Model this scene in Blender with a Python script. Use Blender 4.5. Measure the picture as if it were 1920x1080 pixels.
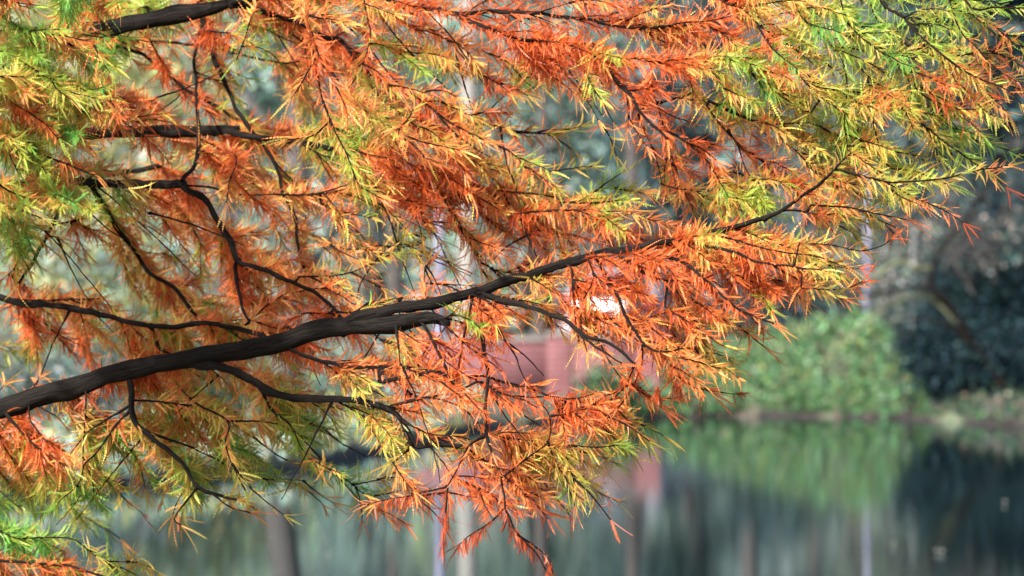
import bpy, math
import numpy as np

rng = np.random.default_rng(11)
scene = bpy.context.scene
for _o in list(bpy.data.objects):
    bpy.data.objects.remove(_o)

# ------------------------------------------------------------------ camera
CAM_H = 1.6                      # metres above the pond
FPX = 9600.0                     # 180 mm lens, pixels of a 1920 wide frame per radian
cam_data = bpy.data.cameras.new("camera")
cam_data.lens = 180
cam_data.sensor_width = 36
cam_data.clip_start = 0.1
cam_data.clip_end = 2000
cam_data.dof.use_dof = True
cam_data.dof.focus_distance = 6.8
cam_data.dof.aperture_fstop = 12.0
cam_data.dof.aperture_blades = 0
cam = bpy.data.objects.new("camera", cam_data)
cam.location = (0, 0, CAM_H)
cam.rotation_euler = (math.radians(90), 0, 0)
scene.collection.objects.link(cam)
scene.camera = cam

# ------------------------------------------------------------------ sky, sun, exposure
SUN_EL, SUN_AZ = math.radians(40), math.radians(216)   # azimuth: clockwise from +Y
world = bpy.data.worlds.new("World")
scene.world = world
world.use_nodes = True
wn = world.node_tree.nodes
wl = world.node_tree.links
wn.clear()
w_out = wn.new("ShaderNodeOutputWorld")
w_bg = wn.new("ShaderNodeBackground")
w_sky = wn.new("ShaderNodeTexSky")
w_sky.sky_type = 'NISHITA'
w_sky.sun_disc = False
w_sky.sun_elevation = SUN_EL
w_sky.sun_rotation = SUN_AZ
w_sky.dust_density = 3.0
w_sky.air_density = 1.0
w_bg.inputs[1].default_value = 0.092
wl.new(w_sky.outputs[0], w_bg.inputs[0])
wl.new(w_bg.outputs[0], w_out.inputs[0])
sun_data = bpy.data.lights.new("sun", 'SUN')
sun_data.energy = 4.3
sun_data.angle = math.radians(2)
sun_data.color = (1.0, 0.94, 0.86)
sun = bpy.data.objects.new("sun", sun_data)
sun.rotation_euler = (math.radians(90) - SUN_EL, 0, math.pi - SUN_AZ)
scene.collection.objects.link(sun)
scene.view_settings.view_transform = 'Standard'
scene.view_settings.look = 'None'
scene.view_settings.gamma = 1
scene.view_settings.exposure = 1.45
scene.cycles.max_bounces = 6
scene.cycles.transparent_max_bounces = 4
scene.cycles.use_denoising = True
scene.cycles.sample_clamp_indirect = 6

# ------------------------------------------------------------------ helpers
def at(x, y, d):
    """A point seen at pixel (x, y) of the photograph, d metres away."""
    if np.ndim(x) or np.ndim(d):
        x, y, d = np.broadcast_arrays(x, y, d)
    return ((x - 960.0) * d / FPX, d, CAM_H - (y - 540.0) * d / FPX)


def link(o, parent=None):
    scene.collection.objects.link(o)
    if parent is not None:
        o.parent = parent
    return o


def tag(o, label=None, cat=None, group=None, kind=None):
    for k, v in (("label", label), ("category", cat), ("group", group), ("kind", kind)):
        if v:
            o[k] = v
    return o


def empty(name, loc=(0, 0, 0), rz=0.0):
    o = bpy.data.objects.new(name, None)
    o.location = loc
    o.rotation_euler = (0, 0, rz)
    o.empty_display_size = 0.2
    return link(o)


def build(name, verts, faces, mat, parent=None, col=None, vec=None, smooth=False, origin=None):
    """One mesh object out of arrays; faces is an (n,k) array or a list of arrays."""
    verts = np.asarray(verts, dtype=np.float32)
    if origin is None and parent is not None:
        origin = np.array(parent_origin(parent))
    if origin is not None:
        verts = verts - np.asarray(origin, dtype=np.float32)
    me = bpy.data.meshes.new(name)
    flist = faces if isinstance(faces, list) else [faces]
    flist = [np.asarray(f, dtype=np.int32) for f in flist if len(f)]
    nf = sum(len(f) for f in flist)
    loops = np.concatenate([f.ravel() for f in flist])
    sizes = np.concatenate([np.full(len(f), f.shape[1], dtype=np.int32) for f in flist])
    starts = np.concatenate([[0], np.cumsum(sizes)[:-1]]).astype(np.int32)
    me.vertices.add(len(verts))
    me.vertices.foreach_set("co", verts.ravel())
    me.loops.add(len(loops))
    me.loops.foreach_set("vertex_index", loops.astype(np.int32))
    me.polygons.add(nf)
    me.polygons.foreach_set("loop_start", starts)
    me.polygons.foreach_set("loop_total", sizes)
    if smooth:
        me.polygons.foreach_set("use_smooth", np.ones(nf, dtype=bool))
    me.update(calc_edges=True)
    me.validate()
    if col is not None:
        a = me.attributes.new("Col", 'FLOAT_COLOR', 'POINT')
        c = np.ones((len(verts), 4), dtype=np.float32)
        c[:, :3] = col
        a.data.foreach_set("color", c.ravel())
    if vec is not None:
        a = me.attributes.new("grain", 'FLOAT_VECTOR', 'POINT')
        a.data.foreach_set("vector", np.asarray(vec, dtype=np.float32).ravel())
    me.materials.append(mat)
    o = bpy.data.objects.new(name, me)
    if origin is not None and parent is None:
        o.location = origin
    return link(o, parent)


def parent_origin(p):
    """World place of a thing or part (no rotations are used on parents built this way)."""
    v = np.zeros(3)
    while p is not None:
        v = v + np.array(p.location)
        p = p.parent
    return v


# ------------------------------------------------------------------ materials
def new_mat(name):
    m = bpy.data.materials.new(name)
    m.use_nodes = True
    nt = m.node_tree
    nt.nodes.clear()
    out = nt.nodes.new("ShaderNodeOutputMaterial")
    return m, nt, out


def leaf_mat(name, trans=0.4, rough=0.55, spec=0.3):
    m, nt, out = new_mat(name)
    at_ = nt.nodes.new("ShaderNodeAttribute")
    at_.attribute_name = "Col"
    p = nt.nodes.new("ShaderNodeBsdfPrincipled")
    p.inputs["Roughness"].default_value = rough
    p.inputs["Specular IOR Level"].default_value = spec
    t = nt.nodes.new("ShaderNodeBsdfTranslucent")
    mx = nt.nodes.new("ShaderNodeMixShader")
    mx.inputs[0].default_value = trans
    nt.links.new(at_.outputs["Color"], p.inputs["Base Color"])
    nt.links.new(at_.outputs["Color"], t.inputs["Color"])
    nt.links.new(p.outputs[0], mx.inputs[1])
    nt.links.new(t.outputs[0], mx.inputs[2])
    nt.links.new(mx.outputs[0], out.inputs[0])
    return m


def ramp(nt, stops):
    r = nt.nodes.new("ShaderNodeValToRGB")
    e = r.color_ramp.elements
    while len(e) < len(stops):
        e.new(0.5)
    for el, (p, c) in zip(e, stops):
        el.position = p
        el.color = (*c, 1)
    return r


def bark_mat(name, dark, light, bump=0.6, scale=1.0):
    m, nt, out = new_mat(name)
    a = nt.nodes.new("ShaderNodeAttribute")
    a.attribute_name = "grain"
    n1 = nt.nodes.new("ShaderNodeTexNoise")
    n1.inputs["Scale"].default_value = scale
    n1.inputs["Detail"].default_value = 6
    n1.inputs["Roughness"].default_value = 0.65
    nt.links.new(a.outputs["Vector"], n1.inputs["Vector"])
    r = ramp(nt, [(0.32, dark), (0.5, tuple(0.5 * (i + j) for i, j in zip(dark, light))), (0.7, light)])
    nt.links.new(n1.outputs[0], r.inputs[0])
    p = nt.nodes.new("ShaderNodeBsdfPrincipled")
    p.inputs["Roughness"].default_value = 0.9
    p.inputs["Specular IOR Level"].default_value = 0.12
    b = nt.nodes.new("ShaderNodeBump")
    b.inputs["Strength"].default_value = bump
    b.inputs["Distance"].default_value = 0.004
    nt.links.new(n1.outputs[0], b.inputs["Height"])
    nt.links.new(b.outputs[0], p.inputs["Normal"])
    nt.links.new(r.outputs[0], p.inputs["Base Color"])
    nt.links.new(p.outputs[0], out.inputs[0])
    return m


def noise_mat(name, stops, scale=3.0, rough=0.9, bump=0.0, detail=6, spec=0.3, stretch=(1, 1, 1)):
    m, nt, out = new_mat(name)
    tc = nt.nodes.new("ShaderNodeTexCoord")
    mp = nt.nodes.new("ShaderNodeMapping")
    mp.inputs["Scale"].default_value = stretch
    n = nt.nodes.new("ShaderNodeTexNoise")
    n.inputs["Scale"].default_value = scale
    n.inputs["Detail"].default_value = detail
    n.inputs["Roughness"].default_value = 0.6
    r = ramp(nt, stops)
    p = nt.nodes.new("ShaderNodeBsdfPrincipled")
    p.inputs["Roughness"].default_value = rough
    p.inputs["Specular IOR Level"].default_value = spec
    nt.links.new(tc.outputs["Object"], mp.inputs[0])
    nt.links.new(mp.outputs[0], n.inputs["Vector"])
    nt.links.new(n.outputs[0], r.inputs[0])
    nt.links.new(r.outputs[0], p.inputs["Base Color"])
    if bump:
        b = nt.nodes.new("ShaderNodeBump")
        b.inputs["Strength"].default_value = bump
        b.inputs["Distance"].default_value = 0.03
        nt.links.new(n.outputs[0], b.inputs["Height"])
        nt.links.new(b.outputs[0], p.inputs["Normal"])
    nt.links.new(p.outputs[0], out.inputs[0])
    return m


def plain_mat(name, col, rough=0.5, metal=0.0, spec=0.5, var=0.12):
    dark = tuple(max(0, c * (1 - var)) for c in col)
    lite = tuple(min(1, c * (1 + var)) for c in col)
    m = noise_mat(name, [(0.35, dark), (0.65, lite)], scale=9, rough=rough, spec=spec)
    return m


M = {}
M["needles"] = leaf_mat("cypress_needles", trans=0.4, rough=0.42, spec=0.5)
M["leaves"] = leaf_mat("shrub_leaves", trans=0.3, rough=0.5, spec=0.3)
M["evergreen"] = leaf_mat("evergreen_leaves", trans=0.12, rough=0.65, spec=0.15)
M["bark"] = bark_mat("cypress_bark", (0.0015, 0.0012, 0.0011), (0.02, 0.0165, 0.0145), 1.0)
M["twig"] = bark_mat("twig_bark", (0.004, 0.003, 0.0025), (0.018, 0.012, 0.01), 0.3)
M["grey_bark"] = bark_mat("grey_bark", (0.03, 0.027, 0.028), (0.12, 0.11, 0.105), 0.6)
M["pale_bark"] = bark_mat("pale_bark", (0.16, 0.15, 0.145), (0.34, 0.33, 0.31), 0.4)
M["moss_bark"] = bark_mat("mossy_bark", (0.06, 0.06, 0.04), (0.2, 0.23, 0.13), 0.6)

# water: near mirror, the slight roughness of small ripples smears reflections downwards
m, nt, out = new_mat("pond_water")
p = nt.nodes.new("ShaderNodeMixShader")
gl = nt.nodes.new("ShaderNodeBsdfGlossy")
gl.distribution = 'BECKMANN'
gl.inputs["Roughness"].default_value = 0.055
gl.inputs["Color"].default_value = (0.86, 0.93, 0.96, 1)
df = nt.nodes.new("ShaderNodeBsdfDiffuse")
df.inputs["Color"].default_value = (0.004, 0.008, 0.009, 1)
fr = nt.nodes.new("ShaderNodeFresnel")
fr.inputs["IOR"].default_value = 1.333
nt.links.new(fr.outputs[0], p.inputs[0])
nt.links.new(df.outputs[0], p.inputs[1])
nt.links.new(gl.outputs[0], p.inputs[2])
tc = nt.nodes.new("ShaderNodeTexCoord")
mp = nt.nodes.new("ShaderNodeMapping")
mp.inputs["Scale"].default_value = (0.5, 1.6, 1)
n = nt.nodes.new("ShaderNodeTexNoise")
n.inputs["Scale"].default_value = 1.1
n.inputs["Detail"].default_value = 3
b = nt.nodes.new("ShaderNodeBump")
b.inputs["Strength"].default_value = 0.12
b.inputs["Distance"].default_value = 0.004
nt.links.new(tc.outputs["Object"], mp.inputs[0])
nt.links.new(mp.outputs[0], n.inputs["Vector"])
nt.links.new(n.outputs[0], b.inputs["Height"])
nt.links.new(b.outputs[0], gl.inputs["Normal"])
nt.links.new(p.outputs[0], out.inputs[0])
M["water"] = m

M["mud"] = noise_mat("bank_mud_undercut_shade", [(0.3, (0.012, 0.01, 0.011)), (0.7, (0.035, 0.028, 0.026))], 6, 0.8, 0.5)  # mud, with the shadow line of the undercut bank put into its dark tone
M["litter"] = noise_mat("bank_ground", [(0.3, (0.03, 0.028, 0.022)), (0.48, (0.08, 0.07, 0.055)), (0.6, (0.06, 0.09, 0.05)), (0.75, (0.17, 0.14, 0.11))], 2.2, 0.95, 0.6)

# ------------------------------------------------------------------ terrain and water
EDGE = np.array([(-2600, 1010), (-600, 960), (0, 932), (300, 905), (520, 882), (700, 850), (850, 815), (960, 797),
                 (1100, 787), (1250, 782), (1400, 780), (1650, 783), (1800, 792), (1920, 801), (2500, 815), (4500, 830)], float)


def edge_d(x):
    y = np.interp(x, EDGE[:, 0], EDGE[:, 1])
    return 1.6 * FPX / (y - 540.0)


def ground_z(X, Y, xpx):
    off = Y - edge_d(xpx)
    z = np.interp(off, [-0.5, 0.0, 0.06, 0.5, 1.6, 4, 10, 40, 120], [-0.35, -0.02, 0.05, 0.10, 0.18, 0.24, 0.30, 0.8, 1.5])
    z = z + 0.82 * np.interp(xpx, [1150, 1250, 1350, 1450, 1560, 1650, 1700, 1750, 1900], [0, 0.14, 0.4, 0.68, 0.9, 1.0, 0.85, 0.25, 0.12]) * np.interp(off, [0.05, 0.6, 1.5, 2.8, 5, 8], [0, 0.15, 0.55, 0.95, 1, 0])
    return z


cols = np.concatenate([np.linspace(-2600, -200, 30), np.linspace(-180, 2100, 150), np.linspace(2150, 4500, 24)])
offs = np.array([-0.6, -0.2, -0.01, 0.03, 0.08, 0.25, 0.6, 1.0, 1.6, 2.4, 3.2, 4, 5, 6.5, 8, 10, 14, 20, 30, 45, 70, 120, 400.0])
gx, go = np.meshgrid(cols, offs)
ed = edge_d(gx) + 0.12 * np.sin(gx * 0.031) + 0.07 * np.sin(gx * 0.083 + 1)
GY = ed + go
GX = (gx - 960) * ed / FPX * (1 + np.maximum(go, 0) * 0.004)
GZ = ground_z(GX, GY, gx)
GZ += np.where(go > 0.2, 0.035 * np.sin(gx * 0.05 + go * 2) + 0.03 * np.sin(gx * 0.117 - go), 0.012 * np.sin(gx * 0.19))
nr, nc = gx.shape
idx = np.arange(nr * nc).reshape(nr, nc)
quads = np.stack([idx[:-1, :-1], idx[:-1, 1:], idx[1:, 1:], idx[1:, :-1]], -1)
vv = np.stack([GX, GY, GZ], -1).reshape(-1, 3)
cut = 4
g = build("ground", vv, quads[cut:].reshape(-1, 4), M["litter"], smooth=True)
tag(g, "far bank ground of leaf litter and grass sloping down to the pond", "ground", kind="structure")
g = build("bank", vv, quads[:cut].reshape(-1, 4), M["mud"], smooth=True)
tag(g, "dark mud edge of the far bank along the water line, undercut shade in its colour", "bank", kind="structure")
wv = [(-60, -20, 0), (60, -20, 0), (60, 70, 0), (-60, 70, 0)]
w = build("water", wv, np.array([[0, 1, 2, 3]]), M["water"])
tag(w, "calm dark green pond water mirroring the far bank", "water", kind="structure")
# the near bank the camera and the cypress stand on (below the frame)
nb = []
for i, x in enumerate(np.linspace(-40, 8, 25)):
    e = 9.6 + 0.3 * math.sin(i * 1.3) - max(0, x + 0.2) * 0.9
    nb += [(x, -20, 0.35), (x, e - 1.0, 0.33), (x, e - 0.1, 0.22), (x, e, -0.3)]
nbq = [[4 * i + j, 4 * (i + 1) + j, 4 * (i + 1) + j + 1, 4 * i + j + 1] for i in range(24) for j in range(3)]
g = build("near_bank_ground", nb, np.array(nbq), M["litter"], smooth=True)
tag(g, "near bank ground under the cypress tree", "ground", kind="structure")


# ------------------------------------------------------------------ leaf clouds and tubes for the far plants
def unit(a):
    return a / np.maximum(np.linalg.norm(a, axis=-1, keepdims=True), 1e-9)


def leaf_cloud(C, size, cols, up=0.3, aspect=0.55):
    """Rhombic leaves (slightly folded) at C; returns verts, quads, colours."""
    n_ = len(C)
    d = unit(rng.normal(size=(n_, 3)) + np.array([0, 0, -0.25]))
    nn = rng.normal(size=(n_, 3)) + np.array([0, 0, up * 3])
    s = unit(np.cross(d, nn))
    s_ = (size * rng.uniform(0.6, 1.35, n_))[:, None]
    nrm = np.cross(d, s)
    v = np.stack([C - d * s_ * 0.5, C + s * s_ * aspect * 0.5 + nrm * s_ * 0.08, C + d * s_ * 0.5, C - s * s_ * aspect * 0.5 + nrm * s_ * 0.08], 1)
    f = np.arange(4 * n_).reshape(-1, 4)
    return v.reshape(-1, 3), f, np.repeat(cols, 4, 0)


def pick(n_, palette, jit=0.2):
    pal = np.array([c for c, w_ in palette])
    ww = np.array([w_ for c, w_ in palette], float)
    k = rng.choice(len(pal), n_, p=ww / ww.sum())
    c = pal[k] * np.exp(rng.normal(0, jit, (n_, 1)))
    return np.clip(c * np.exp(rng.normal(0, jit * 0.3, (n_, 3))), 0.002, 0.9)


def clumps(n_clump, center, radii, per, spread, shell=0.5):
    """Points gathered in clumps through an ellipsoid; returns points and clump ids."""
    u = unit(rng.normal(size=(n_clump, 3)))
    r = rng.uniform(shell ** 3, 1, n_clump) ** (1 / 3)
    cc = np.array(center) + u * r[:, None] * np.array(radii)
    k = np.repeat(np.arange(n_clump), per)
    pts = cc[k] + rng.normal(size=(len(k), 3)) * spread * rng.uniform(0.5, 1.3, n_clump)[k][:, None]
    return pts, k


def smooth_line(pts, step):
    """Catmull-Rom through pts (any dimension), resampled about every step units."""
    P = np.asarray(pts, float)
    if len(P) == 2:
        P = np.array([P[0], (P[0] + P[1]) / 2, P[1]])
    Q = np.vstack([2 * P[0] - P[1], P, 2 * P[-1] - P[-2]])
    out_ = []
    for i in range(1, len(Q) - 2):
        L_ = np.linalg.norm(Q[i + 1][:2] - Q[i][:2])
        m_ = max(2, int(L_ / step) + 1)
        t = np.linspace(0, 1, m_, endpoint=False)[:, None]
        a, b_, c, d = Q[i - 1], Q[i], Q[i + 1], Q[i + 2]
        out_.append(0.5 * (2 * b_ + (c - a) * t + (2 * a - 5 * b_ + 4 * c - d) * t ** 2 + (3 * b_ - a - 3 * c + d) * t ** 3))
    out_.append(P[-1:])
    return np.vstack(out_)


def tube(P, R, sides=6, lumps=0.0, cap=True):
    """Tube of world points P with radii R; returns verts, quads, grain coordinates."""
    P = np.asarray(P, float)
    n_ = len(P)
    T = np.gradient(P, axis=0)
    T = unit(T)
    ref = np.array([0, 1.0, 0.02])
    A = unit(np.cross(T, ref + np.zeros_like(T)))
    B = np.cross(T, A)
    th = np.linspace(0, 2 * np.pi, sides, endpoint=False)
    s_len = np.concatenate([[0], np.cumsum(np.linalg.norm(np.diff(P, axis=0), axis=1))])
    RR = np.repeat(np.asarray(R, float)[:, None], sides, 1)
    if lumps:
        ph = rng.uniform(0, 6.28, 6)
        for k_, (fa, fs) in enumerate([(1, 9), (2, 15), (3, 23), (4, 40), (2, 61), (5, 33)]):
            RR *= 1 + lumps * np.sin(fa * th[None, :] + fs * s_len[:, None] + ph[k_]) * 0.5
    V = P[:, None, :] + RR[..., None] * (np.cos(th)[None, :, None] * A[:, None, :] + np.sin(th)[None, :, None] * B[:, None, :])
    idx_ = np.arange(n_ * sides).reshape(n_, sides)
    nx = np.roll(idx_, -1, 1)
    F = np.stack([idx_[:-1], nx[:-1], nx[1:], idx_[1:]], -1).reshape(-1, 4)
    seed = rng.uniform(0, 50)
    rr_ = np.maximum(RR, 1e-4)
    G = np.stack([np.repeat(s_len[:, None] * 26, sides, 1) + seed, np.cos(th)[None, :] * rr_ * 330, np.sin(th)[None, :] * rr_ * 330], -1)
    V = V.reshape(-1, 3)
    G = G.reshape(-1, 3)
    if cap:
        V = np.vstack([V, P[0], P[-1] + T[-1] * R[-1] * 0.4])
        G = np.vstack([G, G[0], G[-1]])
        a0, a1 = len(V) - 2, len(V) - 1
        c0 = np.stack([nx[0], idx_[0], np.full(sides, a0)], -1)
        c1 = np.stack([idx_[-1], nx[-1], np.full(sides, a1)], -1)
        return V, F, np.vstack([c0, c1]), G
    return V, F, np.zeros((0, 3), int), G


class Wood:
    """Collects tubes into one mesh."""
    def __init__(self):
        self.v, self.q, self.t, self.g, self.n = [], [], [], [], 0

    def add(self, P, R, sides=6, lumps=0.0):
        V, F, C, G = tube(P, R, sides, lumps)
        self.v.append(V); self.q.append(F + self.n); self.t.append(C + self.n); self.g.append(G)
        self.n += len(V)

    def make(self, name, mat, parent=None, origin=None):
        return build(name, np.vstack(self.v), [np.vstack(self.q), np.vstack(self.t)], mat, parent, vec=np.vstack(self.g), smooth=True, origin=origin)


def px_tube(wood, pts, d, w0, w1, sides=7, lumps=0.12, step=12, dd=0.0):
    """A tube traced at pixels pts, d metres away (dd: how much farther its end is); w0, w1 are pixel widths."""
    pts = np.asarray(pts, float)
    L_ = smooth_line(pts, step)
    t = np.linspace(0, 1, len(L_))
    D = d + dd * t
    W_ = np.stack(at(L_[:, 0], L_[:, 1], D), -1)
    R = (w0 + (w1 - w0) * t) * 0.5 * D / FPX
    wood.add(W_, R, sides, lumps)


# ------------------------------------------------------------------ far trees
def far_tree(name, label, x, d, y_top, y_base, half_w, palette, n_clump, per, size, trunk_w=26, bark="grey_bark",
             mat="leaves", shape="round", group=None, cat="tree", y_low=None, depth=None, lean=0, shell=0.35):
    s = d / FPX
    X, Y, _ = at(x, 540, d)
    zt, zb = at(x, y_top, d)[2], at(x, y_base, d)[2]
    root = empty(name, (X, Y, zb))
    tag(root, label, cat, group)
    wd = Wood()
    hh = zt - zb
    tp = [(X, Y, zb - 0.1), (X + lean * 0.3, Y, zb + hh * 0.35), (X + lean * 0.7, Y + 0.1, zb + hh * 0.7), (X + lean, Y, zb + hh * 0.97)]
    L_ = smooth_line(tp, 0.1)
    tw = trunk_w * s / 2
    R = np.linspace(1, 0.18, len(L_)) * tw
    R[:4] *= np.linspace(1.5, 1.05, 4)[:len(R[:4])]
    wd.add(L_, R, 10, 0.1)
    zl = at(x, y_low, d)[2] if y_low is not None else zb + hh * 0.2
    rx, rz = half_w * s, (zt - zl) / 2
    cz = (zt + zl) / 2
    rd = depth or rx
    for k in range(9):                                           # limbs
        h0 = zl + (zt - zl) * rng.uniform(0.02, 0.7)
        f0 = (h0 - zb) / hh
        a = rng.uniform(0, 6.28)
        p0 = np.array([X + lean * f0, Y, h0])
        p1 = p0 + np.array([math.cos(a) * rx * 0.75, math.sin(a) * rd * 0.75, rz * rng.uniform(-0.1, 0.5)])
        Lk = smooth_line([p0, (p0 + p1) / 2 + np.array([0, 0, 0.1 * rz]), p1], 0.15)
        wd.add(Lk, np.linspace(tw * 0.4, tw * 0.08, len(Lk)), 6, 0.1)
    wd.make("trunk", M[bark], root)
    if shape == "round":
        C, k = clumps(n_clump, (X + lean * 0.6, Y, cz), (rx, rd, rz), per, min(rx, rz) * 0.13 + size * 1.2, shell)
    else:                                                        # conical conifer with tiers of drooping limbs
        f = rng.uniform(0, 1, n_clump) ** 0.8
        a = rng.uniform(0, 6.28, n_clump)
        rr = (1 - f * 0.92) * np.sqrt(rng.uniform(0.1, 1, n_clump))
        cc = np.stack([X + np.cos(a) * rr * rx, Y + np.sin(a) * rr * rd, zl + f * (zt - zl) - rr * 0.35], -1)
        k = np.repeat(np.arange(n_clump), per)
        C = cc[k] + rng.normal(size=(len(k), 3)) * np.array([0.22, 0.22, 0.1]) * (0.5 + size * 4)
    cc = pick(len(C), palette) * np.exp(rng.normal(0, 0.3, n_clump))[k][:, None]
    v, fq, cv = leaf_cloud(C, size, np.clip(cc, 0.002, 0.9))
    build("crown", v, fq, M[mat], root, col=cv)
    return root


NAVY = [((0.007, 0.02, 0.028), 5), ((0.014, 0.036, 0.042), 3), ((0.035, 0.068, 0.07), 1)]
BLUE = [((0.04, 0.075, 0.085), 3), ((0.08, 0.13, 0.135), 3), ((0.17, 0.24, 0.23), 1.5)]
PALE = [((0.16, 0.27, 0.23), 3), ((0.26, 0.4, 0.35), 3), ((0.38, 0.48, 0.43), 2), ((0.08, 0.15, 0.13), 1)]
GREY = [((0.17, 0.2, 0.18), 3), ((0.28, 0.31, 0.28), 2), ((0.12, 0.18, 0.14), 2)]
YELL = [((0.42, 0.42, 0.16), 3), ((0.5, 0.46, 0.22), 2), ((0.25, 0.32, 0.12), 2), ((0.4, 0.4, 0.34), 2)]
BEIGE = [((0.34, 0.3, 0.25), 3), ((0.22, 0.2, 0.18), 3), ((0.5, 0.45, 0.38), 1), ((0.1, 0.15, 0.12), 3)]
IVY = [((0.045, 0.12, 0.05), 4), ((0.085, 0.21, 0.085), 3), ((0.22, 0.36, 0.2), 2.0), ((0.2, 0.27, 0.08), 1), ((0.15, 0.12, 0.09), 1.6)]

TG = "trees in the wood across the pond"
far_tree("broadleaf_tree", "pale silvery green tree filling the gap below the top centre orange twigs", 1010, 88, -190, 610, 260, PALE, 150, 90, 0.17, 40, "grey_bark", group=TG)
far_tree("conifer_tree", "blue grey conifer standing right of the pale silvery tree", 1310, 82, -160, 600, 250, BLUE, 260, 70, 0.16, 36, shape="cone", mat="evergreen", group=TG, y_low=470)
far_tree("conifer_tree", "tall dark conifer rising behind the dark evergreen shrub", 1840, 76, -420, 600, 330, NAVY + BLUE[:2], 330, 80, 0.15, 40, shape="cone", mat="evergreen", group=TG, y_low=430)
far_tree("broadleaf_tree", "thin grey autumn tree between the blue conifer and the dark conifer", 1600, 92, -230, 600, 190, GREY, 110, 60, 0.16, 22, group=TG, y_low=380)
far_tree("broadleaf_tree", "pale grey green tree behind the topmost thick limb", 420, 84, -240, 620, 270, PALE, 120, 80, 0.18, 34, group=TG, y_low=330)
far_tree("broadleaf_tree", "yellowing tree behind the left orange branches", 120, 70, -160, 700, 280, YELL, 130, 80, 0.15, 30, group=TG, y_low=480)
far_tree("broadleaf_tree", "dim blue grey tree behind the centre of the orange foliage", 700, 95, -250, 590, 210, BLUE, 110, 70, 0.18, 34, group=TG, y_low=420)

# distant wood: one mass of foliage nobody could count
nfw = 8600
fx, fy, fd = rng.uniform(-2700, 3900, nfw), rng.uniform(-330, 640, nfw), rng.uniform(104, 120, nfw)
hole = np.sin(fx * 0.013 + 1.3) + np.sin(fy * 0.017 + fx * 0.006) + 0.9 * np.sin(fx * 0.031 - fy * 0.021)
keep = (hole < 1.35 + 1.2 * (fy > 330)) & (((fx - 1690) / 75) ** 2 + ((fy - 52) / 42) ** 2 > 1)
fx, fy, fd = fx[keep], fy[keep], fd[keep]
cc = np.stack(at(fx, fy, fd), -1)
per = 13
k = np.repeat(np.arange(len(cc)), per)
C = cc[k] + rng.normal(size=(len(k), 3)) * np.array([0.34, 0.6, 0.34])
left = rng.uniform(-200, 200, len(fx)) + fx < 1120
c1, c2 = pick(len(fx), PALE + YELL[2:], 0.35), pick(len(fx), GREY + BLUE, 0.35)
cl = np.where(left[:, None], c1, c2)[k] * np.exp(rng.normal(0, 0.15, (len(k), 1)))
v, f, cv = leaf_cloud(C, 0.27, np.clip(cl, 0, 0.9))
o = build("distant_wood", v, f, M["leaves"], col=cv)
tag(o, "pale blurred mass of distant woodland foliage far behind the pond", "woodland", kind="stuff")

# trunks standing between the wall, the poles and the wood
def bare_tree(label, x, d, w, y_base, y_top, bark, lean=0, flare=1.6):
    X, Y, Z = at(x, y_base, d)
    s = d / FPX
    root = empty("bare_tree", (X, Y, Z))
    tag(root, label, "tree", "bare tree trunks behind the pond")
    wd = Wood()
    L_ = smooth_line([(x, y_base + 12), (x + lean * 0.2, y_base - 90), (x + lean * 0.5, (y_base + y_top) / 2), (x + lean, y_top)], 14)
    t = np.linspace(0, 1, len(L_))
    P = np.stack(at(L_[:, 0], L_[:, 1], d), -1)
    wd.add(P, w * s * 0.5 * (1 - 0.55 * t) * (1 + (flare - 1) * np.exp(-t * 16)), 12, 0.08)
    wd.make("trunk", M[bark], root)
    for j in range(3):
        wd = Wood()
        i = int(len(L_) * rng.uniform(0.4, 0.85))
        q = L_[i]
        dx = rng.choice([-1, 1]) * rng.uniform(60, 150)
        px_tube(wd, [(q[0], q[1]), (q[0] + dx * 0.5, q[1] - 50), (q[0] + dx, q[1] - rng.uniform(80, 180))], d, w * 0.28, w * 0.08, 7, dd=rng.uniform(-1, 1))
        wd.make("limb", M[bark], root)


bare_tree("dark trunk just left of the pale lilac pole under the central leaves", 742, 72, 32, 640, -240, "grey_bark", -10)
bare_tree("pale grey trunk with flared foot just right of the pale lilac pole", 872, 74, 40, 650, -260, "pale_bark", 14, 2.2)
bare_tree("slim dark trunk behind the red brick wall, left of the white car", 1010, 78, 26, 640, -240, "grey_bark", 18)
bare_tree("dark trunk right behind the white car", 1192, 77, 34, 650, -260, "grey_bark", -16)
bare_tree("dark trunk at the right hand end of the red brick wall", 1400, 74, 36, 680, -250, "grey_bark", 20)
bare_tree("slim trunk behind the top of the ivy mound", 1532, 80, 20, 660, -240, "grey_bark", -12)

# the tree on the left bank whose leaning trunk shows in the water
X, Y, Z = at(500, 862, 46.5)
root = empty("leaning_tree", (X, Y, Z))
tag(root, "dark leaning tree at the left bank edge reflected in the pond", "tree")
wd = Wood()
px_tube(wd, [(508, 872), (514, 830), (528, 740), (548, 560), (560, 300), (548, -20), (540, -330)], 46.5, 60, 22, 12, 0.08)
wd.make("trunk", M["grey_bark"], root)
for pts in ([(548, 560), (640, 420), (760, 300)], [(556, 300), (440, 160), (330, 20)], [(552, 60), (640, -80), (700, -260)]):
    wd = Wood()
    px_tube(wd, pts, 46.5, 18, 5, 8, 0.1, dd=0.8)
    wd.make("limb", M["grey_bark"], root)
C, k = clumps(46, at(560, -330, 46.5), (1.7, 1.3, 0.85), 60, 0.16, 0.3)
v, f, cv = leaf_cloud(C, 0.1, pick(len(C), YELL, 0.25))
build("crown", v, f, M["leaves"], root, col=cv)


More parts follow.
